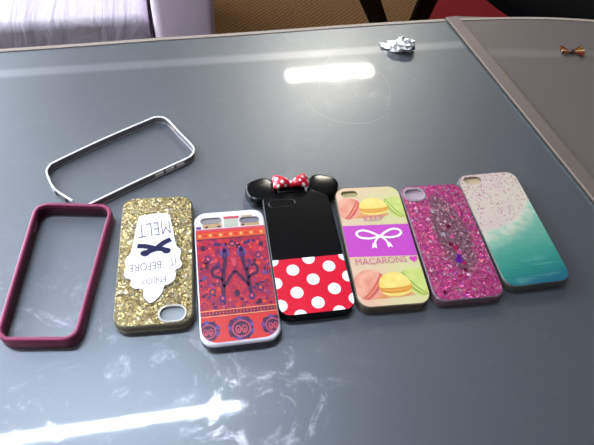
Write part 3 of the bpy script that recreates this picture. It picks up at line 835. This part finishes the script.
# --- black case with round ears, bow and dotted lower panel
def eared_case():
    w, l, h = 62.0, 126.0, 11.0
    t = place('phone_case', 0.0100, 0.2610, 14.64, 'black phone case with rounded ears, a bow and a red panel of white dots')
    mk = M('gloss_black_plastic', (7, 7, 9), 0.2, spec=0.35)
    mr = M('red_panel_print', (206, 18, 48), 0.25, coat=0.7); mw = M('white_dot_print', (238, 240, 244), 0.3, coat=0.7)
    b = B(); shell(b, w, l, h, 10, 1.6, [], mk); b.build('black_shell', t)
    # ears: rounded lobes blending down into the top corners
    for s in (-1, 1):
        b = B(); lo = []
        def lobe(d, z):
            P = []
            for k in range(48):
                a = 2 * PI * k / 48
                e = 2.7
                c_, s_ = math.cos(a), math.sin(a)
                x = (14.5 - d) * math.copysign(abs(c_) ** (2 / e), c_); y = (13.6 - d) * math.copysign(abs(s_) ** (2 / e), s_)
                rx = x * math.cos(-0.35 * s) - y * math.sin(-0.35 * s); ry = x * math.sin(-0.35 * s) + y * math.cos(-0.35 * s)
                P.append(((rx + s * 29.0 - 0.8) * MM, (ry + 68.6) * MM, z * MM))
            return P
        for d, z in ((0.8, 1.5), (0, 2.3), (0, 8.6), (0.5, 9.9), (1.6, 10.8), (3.0, 11.15)): lo.append(lobe(d, z))
        b.loops(lo, mk, True, True); b.build('ear', t, smooth=50)
    # camera recess rim
    b = B(); ring(b, 23, 7.4, 3.7, -13.2, 49.6, 1.1, h - 0.4, h + 0.45, M('dark_grey_rim', (26, 26, 28), 0.25, spec=0.5)); b.build('camera_ring', t)
    # red dotted panel
    b = B(); o = [(x, y) for x, y in fillet([(-30.4, -62.2), (30.4, -62.2), (30.4, -10.4), (-30.4, -10.4)], [8.6, 8.6, 0.4, 0.4], 8)]
    b.poly(sc(o), (h + 0.1) * MM, mr)
    R = 5.3
    for cx, cy in ((-14.5, -21.5), (0.4, -11.6), (16.3, -20.9), (0.8, -32), (16.6, -42.6), (-14.4, -42.8), (1.0, -53.6), (30.6, -32.2), (31.6, -53.4), (-29.0, -53.2), (31.6, -11.6), (-30.2, -32.6), (16.6, -63.6), (-14.6, -63.6), (-30.5, -11.0)):
        c = clip([(cx + R * math.cos(2 * PI * k / 30), cy + R * math.sin(2 * PI * k / 30)) for k in range(30)], o)
        if len(c) > 2: b.poly(sc(c), (h + 0.16) * MM, mw)
    b.build('dotted_panel', t, smooth=0)
    # bow
    mb = M('red_bow_white_dots', (206, 22, 48), 0.3, coat=0.5)
    vd, vc = mb.voronoi(175, 0.25, mb.scaled(1, 1, 0.001, math.radians(45)))
    mb.inp('Base Color', mb.mix(mb.step(vd, 0.31, 0.25), (206, 22, 48), (246, 240, 242)))
    bw = empty('bow', (0, 0, 0)); bw.parent = t
    cx0, cy0 = -2.4, 69.6
    for s in (-1, 1):
        b = B(); lo = []
        for k in range(9):
            u = k / 8
            half = 2.6 + 6.4 * (u ** 0.8) - (2.6 if u > 0.95 else 0); th = 2.0 + 2.6 * math.sin(PI * min(1, u * 0.85 + 0.1)); x = cx0 + s * (1.2 + 15.2 * u); yc = cy0 + 3.0 * u
            L = []
            for q in range(16):
                a = 2 * PI * q / 16
                L.append((x * MM, (yc + half * math.cos(a)) * MM, (11.6 + th + th * math.sin(a)) * MM))
            lo.append(L)
        b.loops(lo if s < 0 else lo[::-1], mb, True, True); b.build('bow_loop', bw, smooth=60)
    bm = bmesh.new(); bmesh.ops.create_uvsphere(bm, u_segments=16, v_segments=10, radius=1.0, matrix=Matrix.Translation((cx0 * MM, cy0 * MM, 14.2 * MM)) @ Matrix.Diagonal((3.2 * MM, 3.8 * MM, 3.3 * MM, 1)))
    b = B(); b.bm(bm, mb); b.build('knot', bw, smooth=60)
    b = B(); b.box((cx0 - 13) * MM, (cx0 + 13) * MM, 62.0 * MM, 72 * MM, 3 * MM, 10.9 * MM, mk, 0.0015, 3); b.build('bow_bridge', t)
eared_case()

# --- macaron case
def macaron_case():
    w, l, h = 62.3, 126.7, 10.0
    t = place('phone_case', 0.0740, 0.2773, 12.6, 'cream phone case printed with macarons and a violet band with white bow')
    ms = M('smoky_clear_sides', (120, 108, 92), 0.2, trans=0.3, ior=1.4)
    hole = rrect(15, 6, 3, -17.3, 55.2)
    b = B(); shell(b, w, l, h, 11, 1.3, [hole], ms); b.build('clear_shell', t)
    cream = M('cream_watercolour_print', (232, 216, 190), 0.3, coat=0.6)
    _, X, Y, _z = cream.obj()
    c = cream.ramp(cream.noise(32, 2, 0.5), [(0.3, (214, 176, 146)), (0.5, (208, 190, 150)), (0.7, (200, 196, 146))])
    gx = cream.step(X, -0.028, 0.028)
    c = cream.mix(0.45, c, cream.mix(gx, (214, 172, 156), (194, 198, 136)))
    cream.inp('Base Color', c)
    outl = rrect(w - 2.0, l - 2.2, 10)
    b = B(); panel(b, outl, [rrect(15.4, 6.4, 3.2, -17.3, 55.2)], h + 0.1, cream)
    Z = lambda k: (h + 0.14 + 0.025 * k) * MM
    vio = M('violet_band_print', (184, 70, 178), 0.3, coat=0.6)
    b.poly(sc([(-30.1, -14.2), (30.1, -16.6), (30.1, 17.6), (-30.1, 18.8)]), Z(1), vio)
    def soft(name, a, bb):
        m = M(name, a, 0.35, coat=0.5); m.inp('Base Color', m.ramp(m.noise(120, 3), [(0.35, a), (0.65, bb)])); return m
    pinkA, pinkB, pinkC = soft('pink_macaron_shell', (220, 160, 136), (208, 132, 114)), soft('pink_macaron_edge', (186, 78, 78), (200, 100, 88)), soft('pink_macaron_cream', (218, 150, 112), (206, 124, 88))
    yA, yB, yC = soft('yellow_macaron_shell', (228, 208, 124), (224, 194, 98)), soft('yellow_macaron_edge', (198, 126, 44), (212, 148, 62)), soft('yellow_macaron_cream', (224, 176, 84), (210, 158, 66))
    gA, gB, gC = soft('green_macaron_shell', (196, 204, 124), (182, 192, 104)), soft('green_macaron_edge', (140, 156, 66), (156, 170, 80)), soft('green_macaron_cream', (214, 216, 142), (198, 204, 122))
    con = outl
    def mac(cx, cy, r, hgt, rot, k, A, Bc, C):
        """macaron seen from just above its side: big domed shell, ruffled feet, filling, lower shell; flat print"""
        a = math.radians(rot); ca, sa = math.cos(a), math.sin(a)
        def put(pts, kk, m):
            q = clip([(cx + x * ca - y * sa, cy + x * sa + y * ca) for x, y in pts], con)
            if len(q) > 2: b.poly(sc(q), Z(kk), m)
        N = 28
        bow = lambda x, y0, sag: y0 - sag * math.sqrt(max(0.0, 1 - (x / r) ** 2))
        xs = [r * (2 * i / N - 1) for i in range(N + 1)]
        def band(y0, sag, y1, sag1, rag, kk, m, rr=1.0):
            lo = [(x * rr, bow(x, y0, sag) - (rag * abs(math.sin(i * 1.3)) if rag else 0)) for i, x in enumerate(xs)]
            hi = [(x * rr, bow(x, y1, sag1)) for x in xs]
            put(lo + hi[::-1], kk, m)
        band(-1.2, hgt * 0.62, 1.0, 0.6, 0, k, A, 0.97)                                  # lower shell
        band(-0.6, hgt * 0.40, 1.4, 1.0, 0.35, k + 1, Bc, 1.0)                           # lower foot
        band(0.4, hgt * 0.30, 1.6, 1.0, 0, k + 2, C, 0.97)                               # filling
        band(1.2, hgt * 0.26, 2.6, 1.2, 0.35, k + 3, Bc, 1.01)                           # upper foot
        dome = [(r * math.cos(PI * i / 24), 2.0 + hgt * 1.15 * math.sin(PI * i / 24)) for i in range(25)]
        put([(x, bow(x, 2.0, hgt * 0.20)) for x in xs] + dome[1:-1], k + 4, A)           # upper shell
    blush = soft('warm_blush_print', (206, 134, 86), (214, 160, 106))
    def blob(pts, kk, m):
        q = clip(smooth_closed(pts, 4), con)
        if len(q) > 2: b.poly(sc(q), Z(kk), m)
    blob([(-29, 28.5), (-14, 26.5), (8, 27), (15, 30), (0, 33), (-20, 32)], 2, blush)
    blob([(-26, -55), (-12, -56), (14, -55), (20, -52), (0, -49), (-20, -50)], 2, blush)
    mac(-18.6, 36.6, 12.4, 10.6, 56, 3, pinkA, pinkB, pinkC)
    mac(21.4, 36.4, 12.4, 10.4, -58, 3, gA, gB, gC)
    mac(2.2, 36.2, 13.2, 9.4, 1, 8, yA, yB, yC)
    mac(-15.6, -44.0, 14.8, 12.6, 50, 3, pinkA, pinkB, pinkC)
    mac(20.2, -43.6, 14.0, 12.0, -54, 3, gA, gB, gC)
    mac(3.6, -46.6, 13.8, 11.2, 2, 8, yA, yB, yC)
    ltr = M('mauve_lettering', (190, 104, 134), 0.35); ht = M('magenta_heart', (208, 50, 178), 0.35, coat=0.5); wh = M('white_bow_print', (250, 244, 250), 0.3, coat=0.6)
    b.text('KEEP', -0.2 * MM, 25.2 * MM, 18.5 * MM, 6.0 * MM, 0, Z(14), ltr)
    b.text('MACARONS', -3.2 * MM, -19.8 * MM, 45 * MM, 6.4 * MM, 0, Z(14), ltr)
    hp = [(25.4 + 0.22 * 16 * math.sin(u) ** 3, -20.0 + 0.22 * (13 * math.cos(u) - 5 * math.cos(2 * u) - 2 * math.cos(3 * u) - math.cos(4 * u))) for u in [2 * PI * i / 40 for i in range(40)]]
    b.poly(sc(hp)[::-1], Z(14), ht)
    for s in (-1, 1):
        P = lambda pts: sc([(1.0 + s * x, y) for x, y in pts])
        b.stroke(P([(0.3, 5.4), (6, 9.6), (13, 12.6), (18.6, 11.6), (20.2, 8.2), (16.6, 4.8), (9, 3.6), (3, 4.6), (0.3, 5.4)]), 2.0 * MM, Z(14), wh)
        b.stroke(P([(1.2, 4.6), (4.4, 1.2), (6.2, -2.6)]), 1.6 * MM, Z(14), wh)
        b.poly(P([(4.6, -1.2), (7.8, -1.6), (9.4, -7.0), (6.9, -5.6), (5.2, -7.2)])[::(-s)], Z(15), wh)
    b.ellipse(1.0 * MM, 5.2 * MM, 1.9 * MM, 1.6 * MM, 0, Z(16), wh)
    b.build('printed_panel', t, smooth=0)
    b = B(); ring(b, 15, 6, 3, -17.3, 55.2, 0.8, h - 0.8, h + 0.3, M('olive_slot_rim', (172, 160, 112), 0.3)); b.build('camera_ring', t)
    lit_pane(t, 15, 6, 3, -17.3, 55.2, h, (178, 164, 116))
macaron_case()

# --- pink glitter case
def pink_case():
    w, l, h = 62.0, 125.0, 11.0
    t = place('phone_case', 0.1361, 0.2912, 13.48, 'pink glitter phone case with a clear rim and round camera ring')
    mc = M('clear_case_plastic', (150, 120, 134), 0.12, trans=0.5, ior=1.42, spec=0.5)
    def ov(g, col):
        _, X, Y, _z = g.obj()
        a = g.math('DIVIDE', g.math('SUBTRACT', g.math('MULTIPLY_ADD', Y, 0.06, X), 0.0045), 0.0145); c = g.math('DIVIDE', g.math('SUBTRACT', Y, 0.004), 0.041)
        r = g.math('ADD', g.math('MULTIPLY', a, a), g.math('MULTIPLY', c, c))
        nz = g.math('MULTIPLY_ADD', g.noise(70, 4), 0.9, -0.45)
        f = g.step(g.math('ADD', r, nz), 1.5, 0.7)
        return g.mix(g.math('MULTIPLY', f, 0.72), col, (92, 80, 84))
    mg = glitter('pink_glitter', [(0.0, (86, 6, 62)), (0.25, (146, 20, 96)), (0.5, (180, 40, 116)), (0.7, (206, 84, 130)), (0.82, (226, 140, 124)), (0.9, (150, 44, 180)), (0.93, (255, 220, 236)), (1.0, (255, 226, 240))], 900, 0.8, 0.3, 0.45, ov)
    hole = rrect(17.5, 12, 6, -18.2, 51.2)
    b = B(); shell(b, w, l, h - 1.0, 10, 1.2, [hole], mc); b.build('clear_shell', t)
    b = B(); panel(b, rrect(w - 2.6, l - 3.0, 9.4), [rrect(22.0, 16.5, 8.2, -18.2, 51.2)], h - 0.9, mg); b.build('glitter_panel', t, smooth=0)
    b = B(); ring(b, 17.5, 12, 6, -18.2, 51.2, 2.4, h - 1.6, h - 0.1, M('clear_ring_plastic', (206, 190, 198), 0.1, trans=0.5, ior=1.4)); b.build('camera_ring', t)
    lit_pane(t, 17.5, 12, 6, -18.2, 51.2, h - 1.0, (170, 150, 160))
    cols = [M('violet_sequin', (110, 30, 170), 0.2, metal=0.5), M('magenta_sequin', (190, 26, 96), 0.2, metal=0.5), M('silver_sequin', (212, 196, 206), 0.2, metal=0.6), M('wine_sequin', (104, 12, 52), 0.25, metal=0.4), M('pink_sequin', (236, 96, 158), 0.2, metal=0.5)]
    for i, (x, y, r, k) in enumerate(((2.9, 11.6, 2.0, 3), (-4.2, 3.6, 1.9, 2), (3.2, 0.4, 1.8, 4), (-0.6, -7.6, 2.0, 3), (2.6, -11.4, 2.1, 1), (1.4, -24.4, 2.6, 0), (3.8, -34.4, 1.6, 3), (-20.8, -54.2, 1.8, 3), (-2.2, -40.0, 1.4, 1), (4.6, -16.2, 2.2, 4), (5.0, -27.4, 1.6, 1), (2.8, -20.4, 1.8, 0), (-6.2, 30.0, 1.6, 2), (9.6, 22.4, 1.4, 4))):
        b = B(); b.plate(sc([(x + 1.2 * r * math.cos(PI / 3 * q + i), y + 1.2 * r * math.sin(PI / 3 * q + i)) for q in range(6)]), (h - 0.88) * MM, (h - 0.7) * MM, cols[k]); b.build('sequin', t, smooth=0)
pink_case()

# --- beach print case
def beach_case():
    w, l, h = 62.0, 126.5, 10.0
    t = place('phone_case', 0.1949, 0.3149, 15.65, 'phone case printed with pale sand and a teal sea, right end of the row')
    g = M('sand_and_sea_print', (220, 205, 195), 0.35, coat=0.5, coat_rough=0.08)
    _, X, Y, _z = g.obj()
    sh = g.math('ADD', g.math('MULTIPLY_ADD', X, 0.52, -0.0050), g.math('MULTIPLY', g.math('MULTIPLY', X, X), 9.0))
    wob = g.math('MULTIPLY', g.math('SUBTRACT', g.noise(60, 4, 0.6, dist=0.6), 0.5), 0.022)
    d = g.math('ADD', g.math('SUBTRACT', Y, sh), wob)          # + on the sand, - in the sea
    sand = g.ramp(g.noise(45, 3), [(0.35, (190, 170, 164)), (0.6, (192, 182, 164)), (0.75, (186, 166, 162))])
    vd, vc = g.voronoi(500); o = g.sep(vc)
    dens = g.step(g.math('MULTIPLY_ADD', g.math('SUBTRACT', g.noise(55, 2), 0.5), 0.11, g.math('MULTIPLY_ADD', X, -0.25, Y)), -0.012, 0.075)
    thr = g.math('MULTIPLY_ADD', dens, 0.75, 0.05)
    spot = g.math('MULTIPLY', g.math('LESS_THAN', o[0], thr), g.step(vd, 0.46, 0.34))
    sand = g.mix(g.math('MULTIPLY', spot, 0.75), sand, g.ramp(o[1], [(0.2, (140, 62, 100)), (0.5, (116, 76, 92)), (0.8, (176, 100, 124))]))
    streak = g.noise(1.0, 4, 0.6, g.scaled(26, 150, 1, math.radians(-6)))
    dep = g.step(g.math('MULTIPLY_ADD', streak, 0.03, g.math('MULTIPLY_ADD', X, 0.18, g.math('MULTIPLY', Y, -1.0))), 0.008, 0.098)
    sea = g.ramp(dep, [(0.0, (104, 156, 138)), (0.35, (62, 136, 118)), (0.66, (30, 112, 104)), (0.86, (22, 86, 104)), (1.0, (18, 58, 98))])
    sea = g.mix(g.math('MULTIPLY', g.step(streak, 0.52, 0.66), 0.3), sea, (110, 166, 148))
    foam = g.mix(g.step(g.noise(120, 4), 0.4, 0.6), (196, 192, 172), (150, 182, 162))
    c = g.mix(g.step(d, 0.010, 0.002), sand, foam)
    c = g.mix(g.step(d, 0.007, -0.014), c, sea)
    g.inp('Base Color', c)
    ms = M('smoky_case_sides', (86, 88, 84), 0.3)
    hole = rrect(17.5, 8.2, 4.1, -16.2, 55.6)
    b = B(); shell(b, w, l, h, 11, 1.2, [hole], ms); b.build('shell', t)
    b = B(); panel(b, rrect(w - 1.4, l - 1.4, 10.4), [rrect(17.9, 8.6, 4.3, -16.2, 55.6)], h + 0.08, g); b.build('printed_panel', t, smooth=0)
    b = B(); ring(b, 17.5, 8.2, 4.1, -16.2, 55.6, 0.5, h - 2.2, h + 0.12, M('tan_slot_rim', (186, 164, 128), 0.35)); b.build('camera_ring', t)
    lit_pane(t, 17.5, 8.2, 4.1, -16.2, 55.6, h, (186, 160, 132))
beach_case()

# ------------------------------------------------------------------ litter on the glass
def foil():
    o_m = M('crumpled_foil', (222, 220, 218), 0.35, metal=0.45)
    pale = M('white_foil_print', (236, 234, 232), 0.4); blue = M('dark_blue_foil_print', (54, 58, 92), 0.4, metal=0.3); pk = M('pink_foil_print', (206, 160, 168), 0.4, metal=0.3)
    bm = bmesh.new(); bmesh.ops.create_icosphere(bm, subdivisions=3, radius=1.0)
    b = B(); rng = random.Random(5)
    for v in bm.verts:
        p = v.co.copy()
        k = 0.72 + 0.55 * abs(noise.noise(p * 2.3 + Vector((3, 1, 7)))) * 1.6 - 0.4 * abs(noise.noise(p * 4.7))
        k *= 1.0 + 0.35 * max(0, -p.x) * (0.5 if p.y > 0 else 0.1)
        v.co = Vector((p.x * 0.0185 * k, p.y * 0.014 * k, max(-0.0068, p.z * 0.010 * k)))
    zmin = min(v.co.z for v in bm.verts)
    bm.verts.index_update()
    vs = [(v.co.x, v.co.y, v.co.z - zmin) for v in bm.verts]
    fs = {0: [], 1: [], 2: [], 3: []}
    for f in bm.faces:
        c = f.calc_center_median(); nv = noise.noise(c * 160); nw = noise.noise(c * 120 + Vector((9, 2, 4)))
        k = 1 if nv > -0.05 else 2 if nw > 0.36 else 3 if nw < -0.42 else 0
        fs[k].append([v.index for v in f.verts])
    s = [b.slot(x) for x in (o_m, pale, blue, pk)]
    b.v = vs
    for k in fs:
        for f in fs[k]: b.f.append(f); b.mi.append(s[k])
    bm.free()
    o = b.build('crumpled_foil', smooth=0, loc=(0.102, 0.578, TZ + 0.0002)); o.rotation_euler = (0, 0, 0.2); o.scale = (0.9, 0.9, 0.9)
    tag(o, 'crumpled silver foil wrapper near the far edge of the glass', 'wrapper')
    # torn tail of the foil lying flat
    b = B(); rows = []
    for i in range(9):
        for j in range(5):
            x, y = -0.016 - 0.0016 * i, -0.002 + 0.0030 * j
            rows.append((x, y + 0.0006 * i, 0.0008 + 0.0045 * abs(noise.noise(Vector((x * 230, y * 300, 2)))) + 0.0022 * (1 - i / 8)))
    b.add(rows, [[i * 5 + j, i * 5 + j + 1, (i + 1) * 5 + j + 1, (i + 1) * 5 + j] for i in range(8) for j in range(4)], pale)
    p = b.build('torn_flap', o, smooth=0)
foil()

def candy_wrapper():
    t = empty('candy_wrapper', (0.319, 0.6155, TZ), 0.12)
    tag(t, 'small twisted red and gold sweet wrapper on the right side glass', 'wrapper'); t.scale = (1.12, 1.25, 1.2)
    red = M('red_foil', (132, 40, 34), 0.35, metal=0.5); gold = M('gold_foil', (196, 168, 84), 0.3, metal=0.6); cr = M('cream_foil', (240, 224, 200), 0.35, metal=0.3)
    for s in (-1, 1):
        b = B(); N = 16; vs = []
        for ring_ in range(5):
            r = 0.0022 + 0.0028 * ring_
            for k in range(N + 1):
                a = math.radians(-36 + 72 * k / N)
                z = 0.0022 + 0.0016 * (1 if k % 2 else -0.6) * (0.3 + ring_ / 4) + (0.0012 if s > 0 else 0.0004) * ring_ * 0.4
                vs.append((s * r * math.cos(a), r * math.sin(a) * 0.85, max(0.0003, z)))
        for q in range(4):
            for k in range(N):
                i = q * (N + 1) + k
                b.add([vs[i], vs[i + 1], vs[i + N + 2], vs[i + N + 1]], [[0, 1, 2, 3]], cr if k in (5, 6, 11) else (gold if (k + (3 if s > 0 else 0)) % 5 < 2 else red))
        b.build('twisted_end', t, smooth=0)
    bm = bmesh.new(); bmesh.ops.create_icosphere(bm, subdivisions=2, radius=1.0)
    for v in bm.verts:
        k = 1 + 0.25 * noise.noise(v.co * 3)
        v.co = Vector((v.co.x * 0.0032 * k, v.co.y * 0.0026 * k, 0.0027 + v.co.z * 0.0025 * k))
    b = B(); b.bm(bm, M('wrapper_knot', (70, 50, 58), 0.35, metal=0.4)); b.build('knot', t, smooth=0)
candy_wrapper()
